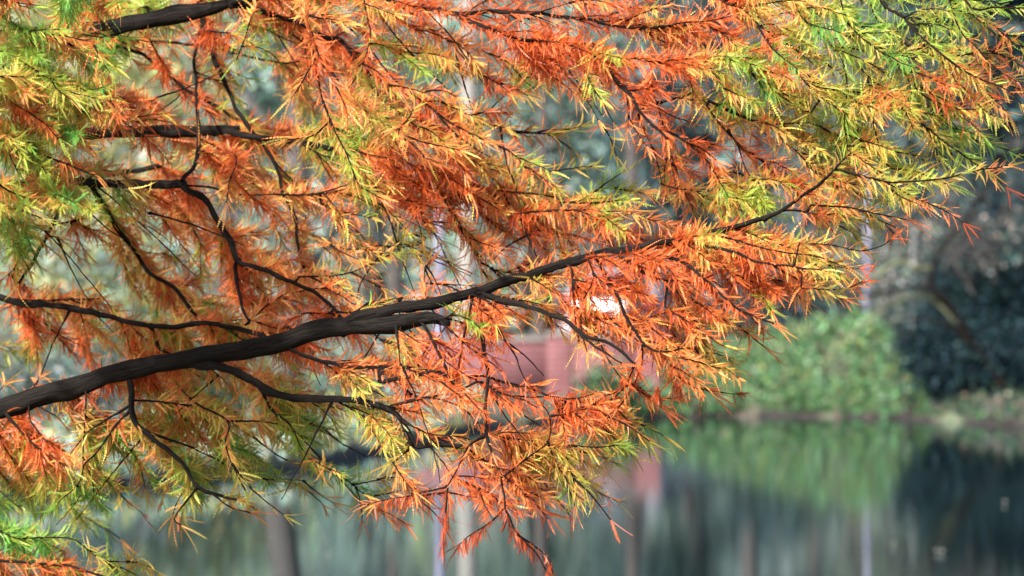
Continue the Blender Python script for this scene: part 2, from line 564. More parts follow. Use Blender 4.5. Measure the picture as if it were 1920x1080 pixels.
def pole(label, x, d, w, y_base, y_top, mat, cap=True):
    X, Y, Z = at(x, y_base, d)
    r = w * d / FPX / 2
    root = empty("pole", (X, Y, Z))
    tag(root, label, "pole", "pale poles across the pond")
    zt = at(x, y_top, d)[2]
    wd = Wood(); wd.add([(X, Y, Z - 0.2), (X, Y, Z + (zt - Z) * 0.5), (X, Y, zt)], [r, r * 0.95, r * 0.8], 14)
    wd.make("shaft", mat, root)
    wd = Wood(); wd.add([(X, Y, Z - 0.1), (X, Y, Z + 0.35), (X, Y, Z + 0.38)], [r * 1.35, r * 1.35, r * 1.02], 14)
    wd.make("base_collar", mat, root)
    wd = Wood(); wd.add([(X, Y, zt - 0.03), (X, Y, zt + 0.03), (X, Y, zt + 0.07)], [r * 0.95, r * 1.1, r * 0.3], 14)
    wd.make("cap", mat, root)


M["lilac"] = plain_mat("shaded_white_paint", (0.17, 0.17, 0.26), 0.5)  # white poles: the bluish shade on them is put into the colour
M["white_paint"] = plain_mat("weathered_white_paint", (0.42, 0.42, 0.42), 0.5)
pole("pale lilac pole between the two trunks under the central leaves", 824, 68, 17, 660, 365, M["lilac"])
pole("slim lilac pole seen right of the orange leaf tips", 1626, 72, 10, 660, 330, M["lilac"])
pole("slim whitish pole right of the slim lilac pole", 1712, 74, 8, 650, 425, M["white_paint"])

# ------------------------------------------------------------------ red brick wall
m, nt, out = new_mat("red_brick")
tc = nt.nodes.new("ShaderNodeTexCoord")
sp = nt.nodes.new("ShaderNodeSeparateXYZ")
cb = nt.nodes.new("ShaderNodeCombineXYZ")
br = nt.nodes.new("ShaderNodeTexBrick")
br.inputs["Color1"].default_value = (0.22, 0.075, 0.082, 1)
br.inputs["Color2"].default_value = (0.18, 0.06, 0.068, 1)
br.inputs["Mortar"].default_value = (0.24, 0.17, 0.18, 1)
br.inputs["Scale"].default_value = 1.0
br.inputs["Brick Width"].default_value = 0.225
br.inputs["Row Height"].default_value = 0.075
br.inputs["Mortar Size"].default_value = 0.006
no = nt.nodes.new("ShaderNodeTexNoise")
no.inputs["Scale"].default_value = 1.6
no.inputs["Detail"].default_value = 5
rr = ramp(nt, [(0.35, (0.62, 0.55, 0.55)), (0.65, (1, 1, 1))])
mu = nt.nodes.new("ShaderNodeMixRGB")
mu.blend_type = 'MULTIPLY'
mu.inputs[0].default_value = 1
p = nt.nodes.new("ShaderNodeBsdfPrincipled")
p.inputs["Roughness"].default_value = 0.85
nt.links.new(tc.outputs["Object"], sp.inputs[0])
nt.links.new(sp.outputs[0], cb.inputs[0])
nt.links.new(sp.outputs[2], cb.inputs[1])
nt.links.new(cb.outputs[0], br.inputs["Vector"])
nt.links.new(tc.outputs["Object"], no.inputs["Vector"])
nt.links.new(no.outputs[0], rr.inputs[0])
nt.links.new(br.outputs[0], mu.inputs[1])
nt.links.new(rr.outputs[0], mu.inputs[2])
nt.links.new(mu.outputs[0], p.inputs["Base Color"])
nt.links.new(p.outputs[0], out.inputs[0])
M["brick"] = m
M["coping"] = noise_mat("stone_coping", [(0.3, (0.16, 0.14, 0.13)), (0.7, (0.3, 0.27, 0.26))], 6, 0.9, 0.3)


def box_arrays(x0, x1, y0, y1, z0, z1):
    v = [(x, y, z) for x in (x0, x1) for y in (y0, y1) for z in (z0, z1)]
    f = [[0, 1, 3, 2], [4, 6, 7, 5], [0, 4, 5, 1], [2, 3, 7, 6], [0, 2, 6, 4], [1, 5, 7, 3]]
    return v, f


def boxes(name, lst, mat, parent=None, bevel=0.01, origin=None):
    vs, fs = [], []
    for bx in lst:
        v, f = box_arrays(*bx)
        fs += [[i + len(vs) for i in q] for q in f]
        vs += v
    o = build(name, vs, np.array(fs), mat, parent, origin=origin)
    if bevel:
        md = o.modifiers.new("bevel", 'BEVEL')
        md.width = bevel
        md.segments = 2
    return o


WD = 65.0
xa, xb = at(640, 0, WD)[0], at(1225, 0, WD)[0]
zt, zb = at(0, 640, WD)[2], 0.02
root = empty("brick_wall", ((xa + xb) / 2, WD, zb))
tag(root, "low weathered red brick wall on the far bank behind the hanging twigs", "wall")
piers = [at(px, 0, WD)[0] for px in (655, 1048, 1215)]
segs = [(piers[i] + 0.15, piers[i + 1] - 0.15, WD, WD + 0.23, zb, zt) for i in range(2)]
boxes("brick_panel", segs, M["brick"], root, 0)
boxes("coping", [(s[0], s[1], WD - 0.03, WD + 0.26, zt, zt + 0.05) for s in segs], M["coping"], root, 0.012)
for px_ in piers:
    pr = boxes("pier", [(px_ - 0.15, px_ + 0.15, WD - 0.035, WD + 0.265, zb, zt + 0.07)], M["brick"], root, 0.004)
    boxes("pier_cap", [(px_ - 0.17, px_ + 0.17, WD - 0.055, WD + 0.285, zt + 0.07, zt + 0.12)], M["coping"], pr, 0.012)

# ------------------------------------------------------------------ parked car behind the wall
M["car_paint"] = plain_mat("white_car_paint", (0.3, 0.3, 0.34), 0.25, var=0.02)
M["car_glass"] = plain_mat("dark_glass", (0.02, 0.025, 0.03), 0.06, var=0.1)
M["tail_red"] = plain_mat("red_lens", (0.16, 0.01, 0.01), 0.25, var=0.1)
M["rubber"] = plain_mat("tyre_rubber", (0.02, 0.02, 0.02), 0.85)
M["rim"] = plain_mat("alloy", (0.45, 0.45, 0.47), 0.35)
M["trim"] = plain_mat("dark_trim", (0.03, 0.03, 0.035), 0.6)
M["plate"] = plain_mat("number_plate", (0.6, 0.58, 0.5), 0.5)


def make_car(label, x, d, rz):
    X, Y, _ = at(x, 540, d)
    zg = ground_z(X, d, x)
    root = empty("parked_car", (X, Y, float(zg)), rz)
    tag(root, label, "car")
    # stations along the length, rear (-2.05) to front: (x, sill z, belt z, roof z, half width low, half width belt, half width roof)
    st = [(-2.05, .42, .78, .86, .70, .74, .66), (-1.98, .30, .92, 1.02, .80, .83, .70), (-1.86, .24, .98, 1.28, .83, .86, .62),
          (-1.6, .22, .99, 1.44, .84, .87, .60), (-1.0, .22, .98, 1.49, .85, .88, .60), (-0.2, .22, .96, 1.50, .85, .88, .61),
          (0.35, .22, .95, 1.44, .85, .88, .60), (0.8, .22, .94, 1.18, .85, .88, .64), (1.12, .22, .93, .98, .84, .87, .72),
          (1.6, .24, .86, .89, .82, .84, .70), (1.95, .30, .72, .76, .76, .77, .64), (2.06, .42, .6, .63, .66, .68, .58)]
    V, n_ = [], 12
    for (sx, zs, zbelt, zr, wl_, wb, wr) in st:
        half = [(0, zs), (wl_ * .8, zs), (wl_, zs + .1), (wb, (zs + zbelt) / 2), (wb * .985, zbelt), (wr, zr - .04), (wr * .6, zr)]
        loop = [(sx, y, z) for y, z in half] + [(sx, -y, z) for y, z in half[1:][::-1]]
        V.append(loop)
    nl = len(V[0])
    V = np.array(V).reshape(-1, 3)
    F = [[i * nl + j, i * nl + (j + 1) % nl, (i + 1) * nl + (j + 1) % nl, (i + 1) * nl + j] for i in range(len(st) - 1) for j in range(nl)]
    caps = []
    for i, rev in ((0, 1), (len(st) - 1, 0)):
        ring = [i * nl + j for j in range(nl)]
        half = nl // 2
        for j in range(half):
            q = [ring[j], ring[j + 1], ring[(nl - 1 - j) % nl], ring[(nl - j) % nl]]
            if len(set(q)) == 4:
                caps.append(q[::-1] if rev else q)
            else:
                caps.append([q[0], q[1], q[2], q[2]])
    caps = [c for c in caps if len(set(c)) == 4]
    o = build("body", V, np.array(F + caps), M["car_paint"], root, smooth=True, origin=np.zeros(3))
    md = o.modifiers.new("smooth", 'SUBSURF'); md.levels = 1; md.render_levels = 2

    def panel(name, pts, mat, th=0.012):
        pts = np.array(pts, float)
        nrm = np.cross(pts[1] - pts[0], pts[2] - pts[0]); nrm /= np.linalg.norm(nrm)
        a = np.vstack([pts - nrm * th, pts + nrm * th])
        k_ = len(pts)
        fs = [list(range(k_))[::-1], list(range(k_, 2 * k_))]
        q = [[j, (j + 1) % k_, k_ + (j + 1) % k_, k_ + j] for j in range(k_)]
        ob = build(name, a, [np.array(fs), np.array(q)], mat, root, origin=np.zeros(3))
        return ob
    panel("rear_window", [(-1.99, -.60, 1.03), (-1.99, .60, 1.03), (-1.72, .52, 1.38), (-1.72, -.52, 1.38)], M["car_glass"], 0.02)
    panel("windscreen", [(1.1, -.64, 1.0), (1.1, .64, 1.0), (.45, .53, 1.41), (.45, -.53, 1.41)], M["car_glass"], 0.02)
    for s in (1, -1):
        panel("side_window", [(-1.55, s * .85, 1.03), (-.65, s * .87, 1.02), (-.65, s * .66, 1.42), (-1.35, s * .66, 1.39)], M["car_glass"], 0.02)
        panel("side_window", [(-.55, s * .87, 1.02), (.72, s * .86, .99), (.3, s * .66, 1.38), (-.55, s * .66, 1.42)], M["car_glass"], 0.02)
        panel("tail_light", [(-2.055, s * .5, .80), (-2.02, s * .78, .80), (-1.99, s * .76, 1.04), (-2.02, s * .58, 1.02)], M["tail_red"], 0.02)
        panel("headlight", [(1.99, s * .45, .62), (1.93, s * .74, .64), (1.88, s * .74, .76), (1.96, s * .45, .72)], M["rim"], 0.02)
        boxes("door_mirror", [(.55, .75, min(s * .9, s * 1.06), max(s * .9, s * 1.06), .98, 1.1)], M["car_paint"], root, 0.03, origin=np.zeros(3))
        for wx in (-1.28, 1.3):
            th = np.linspace(0, 2 * np.pi, 28, endpoint=False)
            prof = [(.19, -.10), (.29, -.10), (.31, -.07), (.31, .07), (.29, .10), (.19, .10)]
            Vw = np.array([[(wx + r * np.cos(t), s * .80 + y, .31 + r * np.sin(t)) for r, y in prof] for t in th])
            kk = len(prof)
            Fw = [[i * kk + j, i * kk + (j + 1) % kk, ((i + 1) % 28) * kk + (j + 1) % kk, ((i + 1) % 28) * kk + j] for i in range(28) for j in range(kk)]
            wh = build("wheel", Vw.reshape(-1, 3), np.array(Fw), M["rubber"], root, smooth=True, origin=np.zeros(3))
            prof = [(.20, .0), (.20, .085), (.16, .07), (.05, .06), (.03, .085)]
            Vr = np.array([[(wx + r * (1 if j < 2 or i % 4 < 2 else .86) * np.cos(t), s * (.80 + y), .31 + r * np.sin(t)) for j, (r, y) in enumerate(prof)] for i, t in enumerate(th)])
            kk = len(prof)
            Fr = [[i * kk + j, i * kk + j + 1, ((i + 1) % 28) * kk + j + 1, ((i + 1) % 28) * kk + j] for i in range(28) for j in range(kk - 1)]
            build("rim", Vr.reshape(-1, 3), np.array(Fr), M["rim"], wh, origin=np.zeros(3))
    boxes("bumper", [(-2.1, -1.95, -.72, .72, .36, .52)], M["trim"], root, 0.03, origin=np.zeros(3))
    boxes("number_plate", [(-2.11, -2.07, -.26, .26, .6, .71)], M["plate"], root, 0.004, origin=np.zeros(3))
    return root


make_car("white parked car with red tail lights behind the red brick wall", 1195, 80.0, math.radians(90 - 14))

# ------------------------------------------------------------------ undergrowth on the far bank
def cover(xr, offr, n_, size, palette, h, name, label, cat, mat="leaves", patch=0.0, density=None):
    x = rng.uniform(*xr, n_)
    off = rng.uniform(offr[0] ** 0.5, offr[1] ** 0.5, n_) ** 2
    if patch:
        keep_ = (np.sin(x * 0.043) + np.sin(x * 0.021 + off * 1.7) + rng.normal(0, 0.6, n_)) > -patch
        x, off = x[keep_], off[keep_]
    e = edge_d(x)
    Yw = e + off
    Xw = (x - 960) * e / FPX * (1 + off * 0.004)
    bump = h * (0.5 + 0.5 * np.sin(x * 0.11 + off * 3.1) * np.sin(x * 0.047 - off * 2.2))
    Zw = ground_z(Xw, Yw, x) + rng.uniform(0, 1, len(x)) * (0.03 + bump)
    v, f, cv = leaf_cloud(np.stack([Xw, Yw, Zw], -1), size, pick(len(x), palette, 0.3), up=0.5, aspect=0.8)
    o_ = build(name, v, f, M[mat], col=cv)
    tag(o_, label, cat, kind="stuff")


cover((1160, 1730), (0.05, 0.7), 5000, 0.075, IVY[:2] + [((0.12, 0.1, 0.08), 3)], 0.10, "ivy", "trailing ivy hanging over the mud at the far water edge", "ivy", patch=0.3)
cover((1160, 1745), (0.12, 6), 40000, 0.068, IVY, 0.3, "ivy", "bright green ivy covering the mound at the far water edge", "ivy", patch=1.1)
cover((1640, 2500), (0.05, 3), 7000, 0.06, IVY[:2] + NAVY + [((0.13, 0.1, 0.08), 5), ((0.26, 0.23, 0.18), 1.5)], 0.14, "undergrowth", "brown and green undergrowth along the bank below the dark evergreen shrub", "undergrowth")
cover((-700, 900), (0.2, 14), 16000, 0.085, YELL + GREY + PALE, 0.22, "ground_cover", "pale grey green ground cover and fallen leaves on the left bank", "ground cover", patch=1.4)


def shrub(name, label, x, d, y_mid, half_w, half_h, n_clump, per, size, palette, mat="leaves", group=None, spread=0.13, cat="shrub", depth=None, stems=6, y_base=None):
    s = d / FPX
    c = np.array(at(x, y_mid, d))
    zg = float(ground_z(c[0], d, x)) if y_base is None else at(x, y_base, d)[2]
    root = empty(name, (c[0], d, zg))
    tag(root, label, cat, group)
    wd = Wood()
    for j in range(stems):
        a = rng.uniform(0, 6.28)
        tip = c + np.array([math.cos(a) * half_w * s * 0.6, math.sin(a) * half_w * s * 0.5, half_h * s * rng.uniform(0, 0.7)])
        b0 = np.array([c[0] + math.cos(a) * 0.12, d + math.sin(a) * 0.12, zg - 0.05])
        L_ = smooth_line([b0, (b0 + tip) / 2 + np.array([0, 0, 0.15]), tip], 0.12)
        wd.add(L_, np.linspace(0.035, 0.008, len(L_)), 6, 0.1)
    wd.make("stems", M["grey_bark"], root)
    C, k = clumps(n_clump, c, (half_w * s, depth or half_w * s * 0.8, half_h * s), per, spread, 0.3)
    C = C[C[:, 2] > zg - 0.02]
    v, f, cv = leaf_cloud(C, size, pick(len(C), palette, 0.3), aspect=0.6)
    build("foliage", v, f, M[mat], root, col=cv)
    return root


SG = "shrubs on the far bank"
big = shrub("evergreen_shrub", "large dark evergreen shrub on the right bank reflected nearly black", 1905, 63.3, 560, 200, 220, 480, 85, 0.065, NAVY, "evergreen", spread=0.2)
C, k = clumps(230, at(1835, 655, 62.6), (0.95, 0.9, 0.6), 85, 0.17, 0.3)      # skirt of low boughs drooping to the bank
C = C[C[:, 2] > 0.2]
v, f, cv = leaf_cloud(C, 0.065, pick(len(C), NAVY, 0.3), aspect=0.6)
build("low_boughs", v, f, M["evergreen"], big, col=cv)
shrub("bush", "small dark green bush in front of the right half of the brick wall", 1140, 63.6, 735, 62, 50, 60, 60, 0.06, NAVY + IVY, "evergreen", SG, 0.09)
shrub("bush", "pale grey bush on the left bank under the left middle limb", 190, 49, 520, 190, 120, 90, 60, 0.08, YELL + PALE, "leaves", SG, 0.16)
shrub("bush", "grey green bush low on the left bank under the thick main limb", 110, 46, 770, 170, 100, 100, 60, 0.07, GREY + BLUE, "leaves", SG, 0.14)
shrub("bush", "bright green bush between the left middle limb and the main limb", 190, 52, 640, 110, 60, 60, 60, 0.07, IVY, "leaves", SG, 0.12)
shrub("bush", "yellowish bush behind the lower left orange sprays", 420, 50, 700, 160, 130, 90, 60, 0.08, YELL + PALE, "leaves", SG, 0.16)
shrub("bush", "pale green bush behind the fork of the lower limb", 640, 56, 690, 130, 120, 80, 60, 0.08, PALE + GREY, "leaves", SG, 0.16)
shrub("bush", "brown grey leafless bush behind the slim lilac pole", 1640, 73, 500, 110, 110, 40, 22, 0.075, BEIGE + GREY, "leaves", SG, 0.2)
shrub("bush", "dull green bush between the white car and the slim lilac pole", 1450, 73, 590, 130, 90, 90, 60, 0.09, NAVY + BLUE, "leaves", SG, 0.18)

# the gnarled bare tree leaning out of the evergreen shrub
GD = 61.7
X, Y, Z = at(1900, 775, GD)
root = empty("gnarled_tree", (X, Y, Z))
tag(root, "gnarled tree with mossy bare branches and dry beige leaves beside the dark evergreen shrub", "tree")
wd = Wood(); px_tube(wd, [(1905, 790), (1880, 720), (1838, 662), (1800, 612)], GD, 12, 8, 10); wd.make("trunk", M["twig"], root)
for pts, w0, w1, bk in [
    ([(1800, 612), (1770, 575), (1747, 530), (1750, 500), (1764, 472), (1785, 440), (1812, 412), (1845, 365), (1880, 300)], 11, 5, "twig"),
    ([(1750, 503), (1715, 502), (1688, 492), (1662, 503), (1640, 520), (1618, 525), (1598, 520), (1570, 500)], 11, 6, "moss_bark"),
    ([(1830, 655), (1770, 560), (1712, 538), (1660, 548), (1610, 556), (1565, 562)], 11, 5, "twig"),
    ([(1800, 612), (1745, 560), (1690, 562), (1650, 585), (1610, 615), (1570, 650), (1540, 690)], 9, 4, "moss_bark"),
    ([(1838, 662), (1770, 606), (1700, 602), (1650, 622), (1612, 650), (1570, 680)], 6, 3, "twig"),
    ([(1845, 365), (1810, 350), (1790, 310), (1780, 260)], 5, 2, "grey_bark"),
]:
    wd = Wood(); px_tube(wd, pts, GD, w0, w1, 8, 0.1, dd=-0.6); wd.make("branch", M[bk], root)
for bi in range(9):                                              # sprays of bare twigs
    wd = Wood()
    bx, by = rng.uniform(1700, 1900), rng.uniform(430, 560)
    px_tube(wd, [(bx, by), (bx - 25 + rng.uniform(-20, 40), by - 45), (bx - 20 + rng.uniform(-50, 70), by - 110 - rng.uniform(0, 40))], GD, 4.5, 1.8, 5, 0.1, dd=rng.uniform(-0.5, 0.5))
    for q in range(7):
        f_ = rng.uniform(0.1, 0.9)
        x0, y0 = bx - 15 * f_, by - 110 * f_
        px_tube(wd, [(x0, y0), (x0 + rng.uniform(-35, 35), y0 - 22), (x0 + rng.uniform(-70, 70), y0 - rng.uniform(30, 75))], GD, 2.6, 1.2, 4, 0.1, dd=rng.uniform(-0.5, 0.5))
    wd.make("twig_spray", M["grey_bark"], root)
u = np.stack([rng.uniform(1700, 1930, 30), rng.uniform(395, 560, 30)], -1)
u = u[(u[:, 1] < 480 + 0.25 * (u[:, 0] - 1720))]
cc = np.stack(at(u[:, 0], u[:, 1], GD + rng.uniform(-0.3, 0.5, len(u))), -1)
k = np.repeat(np.arange(len(cc)), 17)
C = cc[k] + rng.normal(size=(len(k), 3)) * 0.09
v, f, cv = leaf_cloud(C, 0.07, pick(len(C), [((0.34, 0.31, 0.27), 2), ((0.2, 0.19, 0.17), 3), ((0.08, 0.14, 0.13), 4)], 0.3))
build("dry_leaves", v, f, M["leaves"], root, col=cv)

# ------------------------------------------------------------------ floating petals and leaves on the water
FL = [((0.7, 0.7, 0.66), [(1492, 843, 8), (1516, 843, 6), (1767, 1039, 6), (1756, 1038, 5), (1675, 1026, 5), (617, 1047, 10), (1345, 893, 5), (1385, 865, 5), (1884, 946, 6), (248, 913, 9), (1392, 790, 9)])]
M["petal"] = plain_mat("pale_petal", (0.3, 0.3, 0.28), 0.5)
th = np.linspace(0, 2 * np.pi, 10, endpoint=False)
place = {0: "nearest the ivy reflection, the left of a pair", 1: "beside its pair in the ivy reflection", 2: "under the dark shrub reflection, right of its pair",
         3: "under the dark shrub reflection, left of its pair", 4: "just right of the lilac pole reflection", 5: "alone in the dark water below the leaf tips at lower left",
         6: "beside the pale car reflection", 7: "just above the pale car reflection", 8: "farthest right on the dark water", 9: "at the dark left bank edge", 10: "against the mud under the ivy mound"}
for i, (x, y, w_) in enumerate(FL[0][1]):
    d = 1.6 * FPX / (y - 540)
    r = w_ * d / FPX * 0.36
    c = np.array(at(x, y, d)); c[2] = 0.012
    rr_ = r * (1 + 0.25 * np.sin(2 * th + i))
    V = np.vstack([c + np.stack([rr_ * np.cos(th), rr_ * np.sin(th) * 1.4, 0.012 + 0.5 * r * np.cos(th) ** 2], -1), c + [[0, 0, 0.002]]])
    F = np.array([[j, (j + 1) % 10, 10] for j in range(10)])
    o = build("floating_leaf", V, F, M["petal"], smooth=True, origin=c)
    md = o.modifiers.new("thick", 'SOLIDIFY'); md.thickness = 0.004
    tag(o, "small pale leaf floating " + place[i], "leaf", "pale leaves floating on the pond")

# ------------------------------------------------------------------ the swamp cypress
# foliage map, 80 px cells of the 1920 px frame: density, first hue, second hue (0 rust, 2 orange red, 4 orange,
# 5 yellow orange, 6 yellow, 7 yellow green, 8 green)
FMAP = """
628 628 728 627 517 427 527 923 726 625 524 522 423 523 623 526 624 826 836 867 687 377 787 327
987 988 528 312 313 327 347 923 826 737 726 725 924 923 934 824 756 768 747 876 876 537 736 426
926 836 526 723 423 437 636 945 935 726 736 525 337 426 225 723 526 757 867 867 847 847 737 325
737 637 524 524 625 736 635 868 948 923 946 725 336 136 256 423 624 424 425 747 867 676 457 488
746 747 778 525 625 735 635 724 847 912 913 936 946 867 778 545 836 867 637 855 867 767 677 100
678 435 535 645 425 735 446 535 536 557 446 924 923 923 923 924 936 936 857 737 246 100 000 000
325 256 366 735 635 636 735 735 636 245 224 324 846 724 723 823 923 923 934 746 000 000 000 000
426 522 527 736 746 725 724 923 435 424 714 836 524 735 834 836 836 834 745 247 000 000 000 000
637 624 723 824 824 625 526 526 735 734 623 212 026 027 223 734 856 266 000 000 000 000 000 000
313 326 427 726 847 836 757 746 857 736 646 523 422 623 625 524 212 000 000 000 000 000 000 000
634 735 746 836 746 766 657 667 767 836 646 845 966 856 757 237 000 000 000 000 000 000 000 000
667 667 467 366 667 577 267 267 567 545 322 723 855 746 247 000 000 000 000 000 000 000 000 000
788 688 177 000 266 000 177 000 111 111 211 000 000 000 000 000 000 000 000 000 000 000 000 000
723 723 628 377 000 000 000 000 000 000 000 000 000 000 000 000 000 000 000 000 000 000 000 000
"""
fm = np.array([[[int(c) for c in t] for t in row.split()] for row in FMAP.strip().split("\n")], float)


def fmap(x, y, ch):
    """Bilinear look-up of the foliage map (edge cells carry on outside the frame)."""
    u = np.clip(np.asarray(x) / 80.0 - 0.5, 0, 22.999)
    v = np.clip(np.asarray(y) / 80.0 - 0.5, 0, 12.999)
    i, j = u.astype(int), v.astype(int)
    a, b_ = u - i, v - j
    g_ = fm[..., ch]
    return g_[j, i] * (1 - a) * (1 - b_) + g_[j, i + 1] * a * (1 - b_) + g_[j + 1, i] * (1 - a) * b_ + g_[j + 1, i + 1] * a * b_


# traced limbs: key, depth at the start, depth at the end, pixel width at start and end, points ("-" key: a twig, joined to the nearest limb)
LIMBS = """
Z;7.8;7.0;40;9;-700,-120 -300,-230 200,-260 700,-210 1200,-150 1600,-95 2050,-60
A;8.2;7.7;36;36;-700,150 -300,110 -60,78 80,66 200,52 253,43 333,25 383,17 433,8
A2;7.7;7.4;12;4;433,8 483,17 550,43 610,68 640,77 677,123 723,163 773,210 807,240 850,283 894,306 919,327 937,351 955,385
B;7.5;7.0;12;4;433,5 560,-22 690,-8 773,10 823,20 883,23 973,23 1040,28 1090,35 1140,47 1203,53 1250,48 1330,52
B2;7.2;6.8;9;6;823,20 855,28 887,40 957,67 1000,77 1057,83 1107,93 1130,107 1150,145 1180,180 1200,207 1227,233 1250,262
C;8.2;7.8;30;24;-700,330 -350,270 -50,238 60,242 133,247 233,247 333,245 390,247 427,243 450,238
C2;7.8;7.5;13;8;400,248 433,246 473,257 520,263 600,274 690,287 740,317 780,339 806,350
D;8.0;7.5;18;16;-700,430 -350,372 -60,350 67,343 187,342 260,347 333,345 347,347
D2;7.5;7.3;13;6;340,344 357,360 377,367 400,400 427,447 447,490 480,500 520,517 560,533 600,557 633,583 650,605
D3;7.5;7.3;8;5;447,488 441,503 447,540 457,577 467,607
D4;7.5;8.0;9;6;338,346 345,331 367,300 373,263 373,227 367,167 363,117 375,70 382,25
E;7.9;7.6;10;6;378,30 390,77 413,140 437,187 453,220 470,247 500,283 520,320 533,360 550,403 557,453 570,503
F;8.3;8.1;9;6;120,72 213,85 250,97 280,113 310,133 337,157 363,177 400,197 460,235
G;8.4;8.1;7;4;200,68 287,80 367,82 400,92 467,107 517,117 563,113
H;7.9;7.8;6;4;198,75 198,95 193,140 184,187 207,217 223,236
K;8.4;8.3;16;11;-700,390 -250,350 60,345 150,335 233,322 267,320 300,312
M;7.6;7.5;9;5;118,347 112,380 103,410 83,450 63,490 33,533
N;8.0;7.8;12;6;170,342 185,372 197,393 217,423 247,463 283,513 320,537 350,567 370,590 400,605
O;8.0;7.4;20;8;-700,640 -300,580 -60,548 0,557 33,567 83,573 140,577 187,590 217,597 267,610 317,612 367,606 410,610 467,622 520,640
O2;7.7;7.5;8;5;283,611 297,647 320,668 330,690
P;7.6;6.95;42;33;-700,880 -400,845 -120,795 0,768 67,745 133,725 200,705 267,690 333,676 400,666 467,655 533,640 600,620 650,612 700,609 760,603 800,597 826,599 842,607
P2;6.98;6.85;24;9;640,616 672,594 723,583 783,573 853,557 900,545 927,537 967,522 1010,508 1060,494 1123,477 1160,470 1207,463 1250,453 1300,444 1360,428 1440,410
P3;6.98;7.1;9;3;640,605 683,573 720,567 752,560
P4;6.95;6.9;8;3;780,603 827,600 850,585
Q;6.9;6.75;11;5;890,550 927,557 960,567 1007,580 1057,603 1090,623 1133,640 1160,657 1190,683
Q2;6.8;6.75;5;3;1085,618 1090,632 1115,651 1150,670 1168,682
R;6.88;6.7;8;3;1118,478 1137,520 1155,550 1172,587 1190,617 1205,645 1222,655 1250,660 1282,655
S;6.86;6.8;6;3;1150,472 1190,500 1230,520 1265,529 1310,531
T;6.85;6.7;8;3;1270,450 1300,457 1347,468 1397,480 1440,493 1480,500 1540,508
U;6.86;6.7;7;3;1170,468 1230,480 1280,495 1320,520 1363,560 1403,590 1450,608
V;6.86;6.8;8;3;1430,412 1467,393 1500,370 1565,320 1597,285
L1;7.1;6.9;18;8;366,684 393,687 433,693 473,713 500,730 567,748 640,748 680,753 730,767 750,787 767,813 780,835 820,833 870,837
L2;7.0;6.85;7;4;533,650 583,672 633,682 690,690 760,690 840,700 890,705 947,717 990,727 1035,742 1067,753 1120,760
L3;6.85;6.8;8;3;905,550 905,620 908,660 913,720 913,813 927,860 943,920 957,973 970,1003 1000,1030 1022,1068
L4;6.9;6.85;8;3;713,718 747,707 827,700 860,727 902,716 935,734 980,746 1020,746
LL;7.2;7.1;12;5;243,692 245,740 247,773 257,797 300,833 337,863 370,913 400,927 445,938
BL;7.8;7.2;14;4;-700,1040 -400,1060 -120,1040 0,1048 60,1057 110,1060 160,1070 230,1085
"""
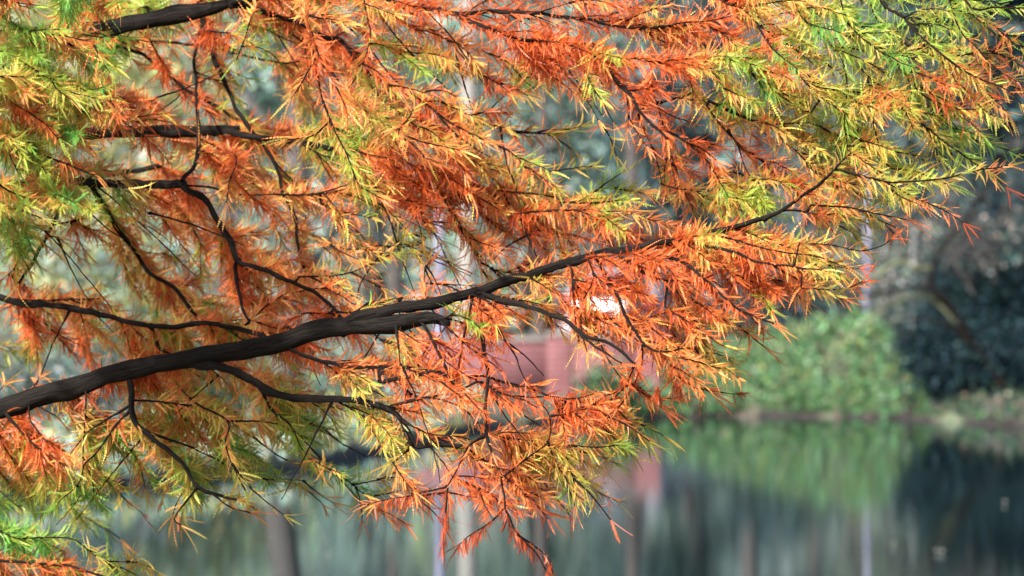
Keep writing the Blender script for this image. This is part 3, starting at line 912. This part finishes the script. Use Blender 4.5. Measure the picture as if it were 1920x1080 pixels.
TWIGS = """
7.3;7;310,130 287,85 280,73
8.0;4;140,2 187,15 233,15 277,13
7.6;3;128,-30 127,0 113,37
6.62;4;-60,-20 23,47 67,62 110,67 140,72 175,80
6.62;4;-60,150 0,177 37,200 77,227 110,260
6.62;5;-70,215 0,243 37,267 83,290 133,310 187,333 240,353
6.62;4;40,115 80,140 117,163 150,183 187,203 220,233
6.62;4;-60,360 0,385 40,395 80,410
7.7;5;380,283 410,297 440,320 473,343 497,360
7.5;5;347,347 393,352 440,363 533,365 600,362 680,350
7.6;5;10,420 67,423 117,417 167,403 182,365
7.8;3;47,425 40,470 27,503 0,527
7.7;3;0,560 100,562 187,560
7.4;4;433,62 390,58 380,60
7.4;3;487,18 473,27 457,73 443,113
7.3;4;690,-20 683,0 690,33 695,67 680,120
7.2;4;640,180 660,197 697,217 743,247
7.3;5;687,150 717,187 753,213 790,245
7.3;4;700,100 733,143 770,173 813,207 843,230 893,257 940,277 980,300
7.4;3;690,15 707,20 740,37 780,55
7.2;4;630,240 640,273 657,320 677,357
7.5;8;650,278 700,297 725,306 762,332 787,340 808,352 850,375
7.5;6;640,272 700,284 737,291 775,311 800,322 831,332 862,340 912,359 960,392 1010,400
7.4;5;815,345 837,380 853,413 873,443 890,473 910,517
7.4;4;845,390 863,423 885,460 903,493
7.4;5;850,365 923,377 965,395 1007,410 1040,420
7.2;6;960,400 1040,395 1087,394 1130,397 1173,397
7.3;4;912,359 947,360 1040,370 1060,393 1100,423 1140,437 1187,440
7.5;4;600,380 640,402 657,440 673,463 690,490
7.5;4;560,520 640,515 680,502 705,490 735,473 742,457 755,443 772,440
7.5;3;620,460 660,467 713,461 760,463 788,457 800,445
7.3;3;798,570 797,513 802,495 813,485
7.4;4;740,350 767,380 790,410 827,450
7.2;4;1205,205 1215,150 1223,167 1240,227 1253,283 1270,358
7.0;4;1300,-60 1350,3 1390,20 1423,50 1453,72 1487,90 1513,103 1540,110
6.9;5;1470,-60 1487,0 1507,37 1533,60 1563,93 1600,117 1633,150 1657,177 1700,207 1753,217 1793,218
6.9;4;1560,-70 1583,27 1600,57 1630,83 1673,113 1707,140 1727,177 1790,207
6.8;7;1610,-80 1653,3 1687,28 1713,57 1747,87 1780,113 1810,133 1843,150 1880,163 1915,195
7.0;3;1625,-40 1640,30 1673,53 1690,80 1740,100 1790,125
6.8;4;1760,-70 1797,50 1830,87 1863,123 1907,153 1935,175
6.8;6;1760,-70 1820,13 1863,15 1920,19 1980,30
6.9;4;1420,50 1447,87 1480,120 1513,157 1547,187 1590,215
7.0;4;1395,100 1433,133 1463,177 1483,193 1520,210
6.9;5;1625,145 1633,180 1637,233 1650,287 1656,340
6.9;4;1580,105 1587,167 1583,227 1590,280
7.0;5;1310,170 1340,220 1380,267 1397,313 1430,360
7.0;4;1365,245 1390,277 1423,300 1453,330 1487,350
7.0;7;1330,190 1380,213 1420,228 1453,232 1520,230
7.0;6;1440,230 1473,267 1500,290 1513,310 1540,333
7.0;5;1240,240 1283,263 1323,297 1343,330 1362,362
7.0;4;1200,110 1280,120 1313,117 1413,115
6.9;4;1690,205 1730,235 1755,256 1782,275 1820,300
6.8;5;1560,318 1633,333 1680,341 1773,333 1820,320 1867,314 1890,310
6.85;5;1467,393 1500,396 1533,402 1570,400
6.85;5;1520,385 1593,390 1647,402 1700,412
6.8;3;1500,455 1560,460 1613,470 1653,460 1671,449
6.8;3;1500,540 1577,542 1600,536 1617,528
6.9;4;1320,465 1360,500 1390,520 1430,545
6.9;6;743,608 743,623 748,650 750,682
6.9;7;790,600 800,617 817,650 840,693 860,727 873,767 910,807
6.9;6;885,560 880,587 870,627 860,687
6.85;7;895,560 930,612 947,640 965,665 977,695 986,716
6.85;4;1060,495 1073,505 1075,560 1085,640
6.85;4;1100,480 1112,520 1095,560
6.85;6;912,814 880,837 860,873 839,912
6.85;4;839,912 807,920 767,930 720,938 690,945
6.85;4;839,912 838,940 834,985 830,1022
6.85;4;946,950 920,980 883,1003 863,1020
6.85;4;970,1003 1000,1022 1025,1045 1037,1075
6.85;5;945,893 990,857 1027,827 1030,780 1013,755
6.85;4;1027,827 1043,867 1067,907 1085,935
6.85;4;1055,760 1057,800 1063,853 1077,907
6.85;4;1033,780 1060,775 1090,768 1130,770
6.85;4;1070,835 1087,837 1127,838 1160,835
6.85;4;1204,650 1204,680 1197,700 1187,725 1165,757 1140,780
6.85;4;1190,683 1180,705 1175,722 1155,735 1133,742
6.9;6;773,835 755,852 737,867
6.9;5;755,790 800,812 847,818
6.9;9;735,763 787,748 830,740
7.2;6;246,760 200,787 167,810 130,853
7.2;5;246,768 213,803 180,850 157,873 147,907 107,943
7.2;5;160,725 160,750 157,820 155,873
7.2;6;10,770 20,787 63,833 93,853 123,877
7.2;4;55,760 58,790 87,827 113,847
7.1;5;370,913 350,940 327,973 340,985
7.1;6;325,690 333,720 367,757 427,790 423,833 440,880 460,920
7.1;4;427,790 480,790 520,795
7.1;6;490,730 510,770 543,797 563,837 580,860
7.2;6;250,750 283,753 350,760 390,765
7.3;4;-80,975 0,997 33,1010 90,1008 140,1013 180,1043
7.3;3;430,280 445,300 430,340 425,380
6.72;5;555,-60 572,20 583,80 595,140 606,190 622,238
6.7;4;583,60 600,110 628,160 650,205
6.7;4;590,110 570,150 545,185
6.7;4;606,190 630,250 655,300 672,345 715,372
6.7;4;620,225 585,255 540,262
6.7;4;640,180 690,212 745,246 790,265 862,282
6.7;3;745,246 765,225 775,205
6.8;4;1205,648 1260,668 1310,680 1352,692
6.8;4;1245,575 1290,605 1330,632 1362,650
6.85;5;1060,750 1110,770 1170,795 1218,828
6.85;4;1070,890 1095,915 1120,942 1145,975
7.1;4;435,870 480,925 532,965
7.1;4;400,927 430,950 470,962
6.8;4;1340,440 1440,470 1520,480 1585,500
6.8;4;1440,493 1500,525 1550,548 1580,560
7.4;4;460,610 520,560 575,545 610,540
7.4;4;620,585 560,590 510,640
"""
YREF = 7.0
S0 = YREF / FPX                       # metres per pixel at 7 m


class Limb:
    pass


def parse(line):
    p_ = [tuple(float(v) for v in q.split(",")) for q in line.split()]
    return np.array(p_)


limbs = []
for ln in LIMBS.strip().split("\n"):
    k_, d0, d1, w0, w1, pts = ln.split(";")
    b_ = Limb(); b_.key, b_.w0, b_.w1 = k_, float(w0), float(w1)
    P = parse(pts)
    P = smooth_line(P, 9)
    t = np.concatenate([[0], np.cumsum(np.linalg.norm(np.diff(P, axis=0), axis=1))]); t /= t[-1]
    W_ = (np.array(float(d0) + (float(d1) - float(d0)) * t) - YREF) / S0
    b_.P = np.column_stack([P, W_]); b_.t = t
    b_.twigs = []
    limbs.append(b_)
# join each limb that starts inside the frame to the limb it grows from
for i, b_ in enumerate(limbs):
    s = b_.P[0]
    if s[0] < -600:
        continue
    best = None
    for j, c_ in enumerate(limbs):
        if j == i or (j > i and c_.key not in ("P",)):
            continue
        dd = np.linalg.norm(c_.P[:, :2] - s[:2], axis=1)
        q = dd.argmin()
        if best is None or dd[q] < best[0]:
            best = (dd[q], c_.P[q].copy())
    if best[0] < 60:
        f_ = np.exp(-b_.t * 4)
        b_.P[:, 2] += (best[1][2] - b_.P[0, 2]) * f_
        if best[0] > 2:
            b_.P = np.vstack([best[1], b_.P]); b_.t = np.concatenate([[0], b_.t])

# bring in gentle irregularity
for b_ in limbs:
    n_ = len(b_.P)
    s_ = np.arange(n_) * 9.0
    amp = 1.2 if b_.w0 > 15 else 1.6
    for ax in range(3):
        ph = rng.uniform(0, 6.28, 3)
        fade = np.minimum(1, np.arange(n_) / 6.0)
        b_.P[:, ax] += fade * amp * (2.5 if ax == 2 else 1) * (np.sin(s_ / 31 + ph[0]) + 0.8 * np.sin(s_ / 17 + ph[1]) + 0.4 * np.sin(s_ / 8 + ph[2]))

node_p = np.vstack([b_.P for b_ in limbs])
node_l = np.concatenate([np.full(len(b_.P), i) for i, b_ in enumerate(limbs)])
twigs = []                              # (limb index, points px, w0, w1, kind)


def nearest(p, lim=1e9):
    dd = np.hypot(node_p[:, 0] - p[0], node_p[:, 1] - p[1])
    q = dd.argmin()
    return q, dd[q]


def add_twig(P, li, w0, w1, kind):
    global node_p, node_l
    twigs.append((li, P, w0, w1, kind))
    node_p = np.vstack([node_p, P[2:]])
    node_l = np.concatenate([node_l, np.full(len(P) - 2, li)])


for ln in TWIGS.strip().split("\n"):
    d0, w0, pts = ln.split(";")
    P = smooth_line(parse(pts), 8)
    wz = (float(d0) - YREF) / S0
    # which end joins a limb: the nearer one
    (qa, da), (qb, db) = nearest(P[0]), nearest(P[-1])
    if db + 8 < da and db < 40 and P[0, 0] > -40 and P[0, 1] > -20:
        P = P[::-1]; qa, da = qb, db
    t = np.linspace(0, 1, len(P))
    jn = node_p[qa]
    W_ = wz + (jn[2] - wz) * np.exp(-t * 5) if da < 200 else np.full(len(P), wz)
    P = np.column_stack([P, W_ + 6 * np.sin(t * 7 + rng.uniform(0, 6))])
    if da > 4 and da < 400:
        m_ = max(2, int(da / 9))
        tt = np.linspace(0, 1, m_, endpoint=False)[:, None]
        br_ = jn * (1 - tt) + P[0] * tt
        P = np.vstack([br_, P])
    jit = np.cumsum(rng.normal(0, 0.35, (len(P), 2)), 0)
    P[:, :2] += jit - np.linspace(0, 1, len(P))[:, None] * jit[-1]
    add_twig(P, int(node_l[qa]), float(w0), 2.2, "traced")

# free twigs that fill the crown where the map has foliage
NT = 2000
tx, ty = rng.uniform(-160, 2060, NT * 3), rng.uniform(-150, 1130, NT * 3)
dn = fmap(tx, ty, 0)
ok = (rng.uniform(0, 9, NT * 3) < dn * 0.95) & (dn > 1.2)
tx, ty = tx[ok][:NT], ty[ok][:NT]
order = np.argsort([nearest((a, b_))[1] for a, b_ in zip(tx, ty)])
for q in order:
    p = np.array([tx[q], ty[q]])
    dx, dy = p[0] - node_p[:, 0], p[1] - node_p[:, 1]
    dist = np.hypot(dx, dy) + 1e-6
    fl = np.array([0.86, 0.5]) if p[0] > 420 or p[1] < 420 else np.array([0.7, 0.7])
    if p[1] < 120 and p[0] > 500:
        fl = np.array([0.95, 0.3])
    al = (dx * fl[0] + dy * fl[1]) / dist
    cost = dist * (1.75 - al) + np.where(dist < 60, 140, 0) + np.where((node_p[:, 2] < -190) & ((p[0] > 215) | (p[1] > 420) | ((p[0] > 120) & (p[1] > 200) & (p[1] < 285))), 1e4, 0) + np.abs(node_p[:, 2]) * 0.004
    j = cost.argmin()
    if dist[j] > 300:
        continue
    a = node_p[j]
    w_end = a[2] + (rng.normal(0, 90) if p[0] > 620 else 70 + abs(rng.normal(0, 240)))
    if p[0] < 230 and p[1] < 400 and rng.random() < 0.5:
        w_end = min(w_end, rng.uniform(-620, -320))
    L_ = dist[j]
    perp = np.array([-(p[1] - a[1]), p[0] - a[0]]) / L_
    mid = (a[:2] + p) / 2 + perp * rng.normal(0, 0.09) * L_ + np.array([0, -0.05 * L_])
    m_ = max(5, int(L_ / 8))
    t = np.linspace(0, 1, m_)[:, None]
    P2 = a[:2] * (1 - t) ** 2 + 2 * mid * t * (1 - t) + p * t ** 2
    W_ = a[2] + (w_end - a[2]) * t[:, 0] ** (0.8 if p[0] > 620 else 0.5)
    P = np.column_stack([P2, W_])
    P[1:-1, :2] += rng.normal(0, 0.5, (m_ - 2, 2))
    add_twig(P, int(node_l[j]), 4.0 if L_ > 120 else 3.2, 1.8, "free")

# bare dark twigs that have dropped their sprays, mostly inside the crown at the left
for _ in range(190):
    j = rng.integers(len(node_p))
    a = node_p[j]
    if not (-100 < a[0] < 1150 and -60 < a[1] < 820) or a[2] < -250 or rng.random() < (a[0] > 620) * 0.5:
        continue
    L_ = rng.uniform(90, 260)
    th_ = math.radians(rng.choice([rng.uniform(15, 75), rng.uniform(-40, -5), rng.uniform(95, 150)], p=[0.65, 0.15, 0.2]))
    t = np.linspace(0, 1, max(6, int(L_ / 8)))[:, None]
    end = a[:2] + L_ * np.array([math.cos(th_), math.sin(th_)])
    mid = (a[:2] + end) / 2 + rng.normal(0, 0.09 * L_, 2)
    P2 = a[:2] * (1 - t) ** 2 + 2 * mid * t * (1 - t) + end * t ** 2
    P = np.column_stack([P2, a[2] + t[:, 0] * rng.normal(-30, 60)])
    P[1:, :2] += np.cumsum(rng.normal(0, 0.5, (len(P) - 1, 2)), 0)
    add_twig(P, int(node_l[j]), rng.uniform(3.2, 5.2), 1.8, "bare")

# ------------------------------------------------------------------ sprays (flat feathery branchlets)
PAL = np.array([(0.24, 0.042, 0.014), (0.42, 0.07, 0.016), (0.63, 0.11, 0.022), (0.72, 0.155, 0.036), (0.82, 0.215, 0.06),
                (0.82, 0.33, 0.10), (0.68, 0.50, 0.11), (0.40, 0.48, 0.065), (0.23, 0.43, 0.06), (0.14, 0.38, 0.07)])


def hue_rgb(h):
    h = np.clip(h, 0, 8.999)
    i = h.astype(int)
    f_ = (h - i)[..., None]
    return PAL[i] * (1 - f_) + PAL[i + 1] * f_


sp = {k_: [] for k_ in ("p", "d", "h", "L", "li", "droop")}


def put(p, d, h, L_, li, droop):
    sp["p"].append(p); sp["d"].append(d); sp["h"].append(h); sp["L"].append(L_); sp["li"].append(li); sp["droop"].append(droop)


# smooth field that breaks the foliage into colour clumps
def field(x, y, w_, s=1.0):
    return (np.sin(x / (47 * s) + 1.1 + w_ / 160) * np.sin(y / (39 * s) + 0.4 - w_ / 210) + 0.6 * np.sin(x / (23 * s) - y / (31 * s) + 2.0))


thick = np.vstack([np.column_stack([b_.P, np.full(len(b_.P), b_.w0 * 0.45)]) for b_ in limbs if b_.key in ("A", "C", "D", "P", "D2", "O", "L1", "Q", "LL")])


def hides_limb(p, d, L_):
    """True where a spray would hang in front of one of the bare dark limbs."""
    if p[0] < 150 and p[1] < 440:
        return False
    for f_ in (0.25, 0.75):
        q = p + d * L_ * f_
        dd = np.hypot(thick[:, 0] - q[0], thick[:, 1] - q[1]) - thick[:, 3]
        j = dd.argmin()
        if dd[j] < 4 and q[2] < thick[j, 2] + 15:
            return True
    return False


def dress(P, li, w0, kind, start, dens_k):
    """Sprays along one twig."""
    seg = np.diff(P, axis=0)
    sl = np.linalg.norm(seg, axis=1)
    cum = np.concatenate([[0], np.cumsum(sl)])
    tot = cum[-1]
    s = start * tot
    base_u = rng.uniform(0, 1)
    hshift = rng.normal(0, 0.35) + (2.4 if kind == "free" and rng.random() < 0.10 else 0)
    roll0 = rng.uniform(0, 6.28)
    side = 1
    while s < tot:
        i = min(np.searchsorted(cum, s) - 1, len(seg) - 1)
        i = max(i, 0)
        p = P[i] + seg[i] * ((s - cum[i]) / max(sl[i], 1e-6))
        T = seg[i] / max(sl[i], 1e-6)
        dn_ = float(fmap(p[0], p[1], 0))
        u = s / tot
        inside = dn_ if (0 <= p[0] < 1920) else dn_ * 0.8
        if inside > 0.8 and rng.random() < dens_k * 1.02 * (inside / 9) ** 1.2:
            h1, h2 = float(fmap(p[0], p[1], 1)), float(fmap(p[0], p[1], 2))
            m_ = 0.45 * base_u + 0.27 + 0.34 * field(p[0], p[1], p[2]) + 0.35 * (u - 0.6) + rng.normal(0, 0.13)
            m_ = 1 / (1 + math.exp(-(m_ - 0.40) * 13))
            h = h1 + (h2 - h1) * m_ + hshift + rng.normal(0, 0.45)
            roll = roll0 + rng.normal(0, 0.5)
            ref = np.array([math.sin(roll) * 0.5, 0.0 + math.cos(roll) * 0.3, 1.0]) if rng.random() < 0.75 else rng.normal(size=3)
            sv = np.cross(T, ref); sv /= max(np.linalg.norm(sv), 1e-6)
            ang = math.radians(rng.uniform(30, 68) * (1 - 0.35 * u))
            d = T * math.cos(ang) + sv * side * math.sin(ang)
            d[2] += rng.normal(0, 0.25)
            if p[0] < 640 and p[1] < 700 and p[2] > -150:
                d[2] = abs(d[2])
            dead = 1.0 if h < 1.6 and p[1] > 880 else (0.35 if h < 3 else 0.0)
            lift = -0.22 if (h < 5 and p[1] < 560 and p[0] > 520) else 0.05
            d[1] += lift + dead * 1.4 * rng.uniform(0.6, 1.2)
            d /= np.linalg.norm(d)
            L_ = rng.uniform(22, 53) * (1 - 0.3 * u) * (0.8 if dead == 1.0 else 1)
            if rng.random() < 0.88 and hides_limb(p, d, L_):
                side = -side
                s += 3
                continue
            te = p + d * L_ * 0.8
            if float(fmap(te[0], te[1], 0)) < rng.uniform(0.4, 2.2) and dead < 1:
                side = -side
                s += 4
                continue
            put(p, d, h, L_, li, 0.36 * rng.normal() + (0.25 if rng.random() < 0.3 else 0) + 0.3 * dead)
        side = -side
        s += rng.uniform(1.6, 3.2)
    p, T = P[-1], seg[-1] / max(sl[-1], 1e-6)
    if fmap(p[0], p[1], 0) > 0.8:
        h = float(fmap(p[0], p[1], 2)) + rng.normal(0, 0.4)
        for a in (-0.35, 0.0, 0.35):
            d = T + np.array([-T[1], T[0], 0]) * a + rng.normal(0, 0.12, 3)
            put(p, d / np.linalg.norm(d), h, rng.uniform(28, 60), li, rng.normal(0, 0.2))


for i, b_ in enumerate(limbs):
    if b_.w0 < 15:
        dress(b_.P, i, b_.w0, "limb", 0.1, 0.75)
    elif b_.key in ("P", "O", "A", "C"):
        dress(b_.P, i, b_.w0, "limb", 0.35, 0.12)
for (li, P, w0, w1, kind) in twigs:
    if kind == "bare":
        continue
    dress(P, li, w0, kind, 0.06 if kind == "free" else 0.12, 1.0 if kind == "free" else 0.9)

# dry rust sprays hanging from the lowest twigs
for pts in ([(540 + 160, 944), (720, 938), (767, 930), (800, 921)], [(836, 945), (834, 985), (830, 1018)], [(910, 985), (883, 1003), (865, 1018)],
            [(965, 995), (1000, 1022), (1025, 1045), (1035, 1075)], [(945, 955), (960, 985), (985, 1015)], [(1232, 722), (1234, 738)], [(1262, 716), (1275, 724)], [(1165, 700), (1180, 716)]):
    P = smooth_line([(a, b_) for a, b_ in pts], 9)
    for q in P:
        for _ in range(3):
            p = np.array([q[0] + rng.normal(0, 3), q[1], (6.85 - YREF) / S0 + rng.normal(0, 8)])
            li = int(node_l[nearest(q)[0]])
            d = unit(np.array([rng.normal(0, 0.3), 1.0, rng.normal(0, 0.3)]))
            put(p, d, rng.uniform(0.6, 2.0), rng.uniform(18, 38), li, 0.1)

SPP = np.array(sp["p"]); SPD = np.array(sp["d"]); SPH = np.array(sp["h"]); SPL = np.array(sp["L"]); SPI = np.array(sp["li"]); SPR = np.array(sp["droop"])
print("twigs", len(twigs), "sprays", len(SPP))


def to_world(Q):
    """Tree space (pixels at 7 m, third axis away from the camera) to metres."""
    Yw = YREF + Q[..., 2] * S0
    return np.stack([(Q[..., 0] - 960) * Yw / FPX, Yw, CAM_H - (Q[..., 1] - 540) * Yw / FPX], -1)


def spray_mesh(sel):
    """Feathery blades: a curved midrib with pointed needles down both sides."""
    p, d, h, L_, cur = SPP[sel], SPD[sel], SPH[sel], SPL[sel], SPR[sel]
    n_ = len(p)
    K = 12
    nr_ = unit(np.cross(d, rng.normal(size=(n_, 3)) + np.array([0, -0.2, 0.9])))      # needle side vector
    up_ = np.cross(d, nr_)
    bend = unit(nr_ * rng.normal(0, 0.5, (n_, 1)) + up_)
    t = np.linspace(0, 1, K + 1)
    mid = p[:, None] + (d[:, None] * t[None, :, None] + bend[:, None] * (cur[:, None] * 1.3 * t[None] ** 2)[..., None]) * L_[:, None, None]
    mid[..., 1] += (0.10 * t[None] ** 2 * L_[:, None])                                   # gravity
    tang = unit(np.diff(mid, axis=1))
    a, b_ = mid[:, :-1], mid[:, 1:]
    tm = (t[:-1] + t[1:]) / 2
    wid = np.clip(np.sin(np.pi * np.clip(tm * 0.9 + 0.12, 0, 1)) ** 0.7, 0.12, 1) * rng.uniform(2.2, 3.7, n_)[:, None]
    fold = rng.uniform(0.05, 0.5, n_)[:, None, None]
    V, Cc = [], []
    base = hue_rgb(h)
    tip = hue_rgb(h + rng.normal(0.5, 0.7, n_))
    shade = np.exp(rng.normal(0, 0.25, n_))
    for s_ in (1, -1):
        wj = wid * rng.uniform(0.75, 1.15, (n_, K))
        out_ = nr_[:, None] * s_ + up_[:, None] * fold
        apex = a + tang * (wj * 1.7)[..., None] + out_ * wj[..., None]
        e = a + (b_ - a) * 0.9
        tri = np.stack([a, e, apex], 2) if s_ > 0 else np.stack([e, a, apex], 2)
        V.append(tri.reshape(n_, -1, 3))
        c = (base[:, None] * (1 - tm[None, :, None]) + tip[:, None] * tm[None, :, None]) * shade[:, None, None]
        c = c * np.exp(rng.normal(0, 0.08, (n_, K, 1)))
        Cc.append(np.repeat(c, 3, 1))
    # midrib: a thin ribbon standing across the blade
    hw = up_[:, None] * (0.85 * (1 - 0.6 * t))[None, :, None]
    rib = np.stack([mid - hw, mid + hw], 2)                                           # n, K+1, 2, 3
    nt_ = n_ * 2 * K * 3
    r0 = nt_ + (np.arange(n_) * (K + 1) * 2)[:, None] + (np.arange(K) * 2)[None, :]
    quads_ = np.stack([r0, r0 + 1, r0 + 3, r0 + 2], -1).reshape(-1, 4)
    ribc = np.repeat(np.repeat(base[:, None], K + 1, 1)[:, :, None], 2, 2) * np.array([0.85, 0.8, 0.8])
    V = np.concatenate(V, 1).reshape(-1, 3)
    V = np.vstack([V, rib.reshape(-1, 3)])
    Cc = np.clip(np.vstack([np.concatenate(Cc, 1).reshape(-1, 3), ribc.reshape(-1, 3)]), 0.004, 0.9)
    return to_world(V), [np.arange(nt_).reshape(-1, 3), quads_], Cc


# ------------------------------------------------------------------ build the tree: trunk, limbs with their twigs and foliage
TX, TY = -700, 8.15
base = np.array([(TX - 960) * TY / FPX, TY, 0.33])
tree = empty("cypress_tree", tuple(base))
tag(tree, "swamp cypress with feathery orange and yellow green autumn foliage on dark limbs over the pond", "tree")
wd = Wood()
wd.add(smooth_line([base + [0, 0, -0.2], base + [0.0, 0, 0.1], base + [0.01, 0, 0.8], base + [0.0, 0.02, 2.2], base + [0.03, -0.1, 4.5]], 0.06),
       np.interp(np.arange(len(smooth_line([base + [0, 0, -0.2], base + [0.0, 0, 0.1], base + [0.01, 0, 0.8], base + [0.0, 0.02, 2.2], base + [0.03, -0.1, 4.5]], 0.06))),
                 [0, 8, 20, 90], [0.30, 0.22, 0.17, 0.08]), 20, 0.07)
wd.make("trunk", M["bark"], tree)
LAB = {"P": "thick dark grey limb slanting up from the left edge to the middle", "C": "dark level limb with a broken grey end at upper left",
       "A": "thick black limb crossing the top left", "L3": "thin dark twig hanging straight down over the water", "K": "blurred grey limb stub at left"}
for i, b_ in enumerate(limbs):
    Pw = to_world(b_.P)
    t = b_.t
    wpx = b_.w0 + (b_.w1 - b_.w0) * t
    wd = Wood()
    R = wpx * 0.5 * S0
    sl_ = np.concatenate([[0], np.cumsum(np.linalg.norm(np.diff(b_.P, axis=0), axis=1))])
    if b_.w0 > 25:                                               # thin out towards a ragged end
        R = R * (1 - 0.62 * np.clip((t - 0.93) / 0.07, 0, 1) ** 1.6)
    else:                                                        # collar where it leaves its limb, buds and nodes
        R = R * (1 + 0.7 * np.exp(-sl_ / 9)) * np.exp(rng.normal(0, 0.07, len(R)))
    if b_.w0 > 25:                                               # knots and swellings
        for _ in range(3):
            c_ = rng.uniform(0.4, 0.97)
            R = R * (1 + 0.09 * np.exp(-((t - c_) / 0.012) ** 2))
    wd.add(Pw, R, 16 if b_.w0 > 14 else 8, 0.10 if b_.w0 > 14 else 0.14)
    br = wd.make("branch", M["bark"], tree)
    if b_.key in LAB:
        br["label"] = LAB[b_.key]
    mine = [tw for tw in twigs if tw[0] == i]
    fine = Wood()
    for (_, P, w0, w1, kind) in mine:
        wd = fine if kind != "traced" else Wood()
        s2 = np.arange(len(P)) * 8.0
        wpx2 = (w0 + (w1 - w0) * np.linspace(0, 1, len(P))) * (1 + 0.6 * np.exp(-s2 / 7)) * np.exp(rng.normal(0, 0.13, len(P)))
        wd.add(to_world(P), wpx2 * 0.5 * S0, 5, 0.12)
        if kind == "traced":
            wd.make("twig", M["twig"], br)
    if fine.n:
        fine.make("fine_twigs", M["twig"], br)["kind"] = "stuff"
    sel = np.where(SPI == i)[0]
    if len(sel):
        v, f, cv = spray_mesh(sel)
        build("foliage", v, f, M["needles"], br, col=cv)
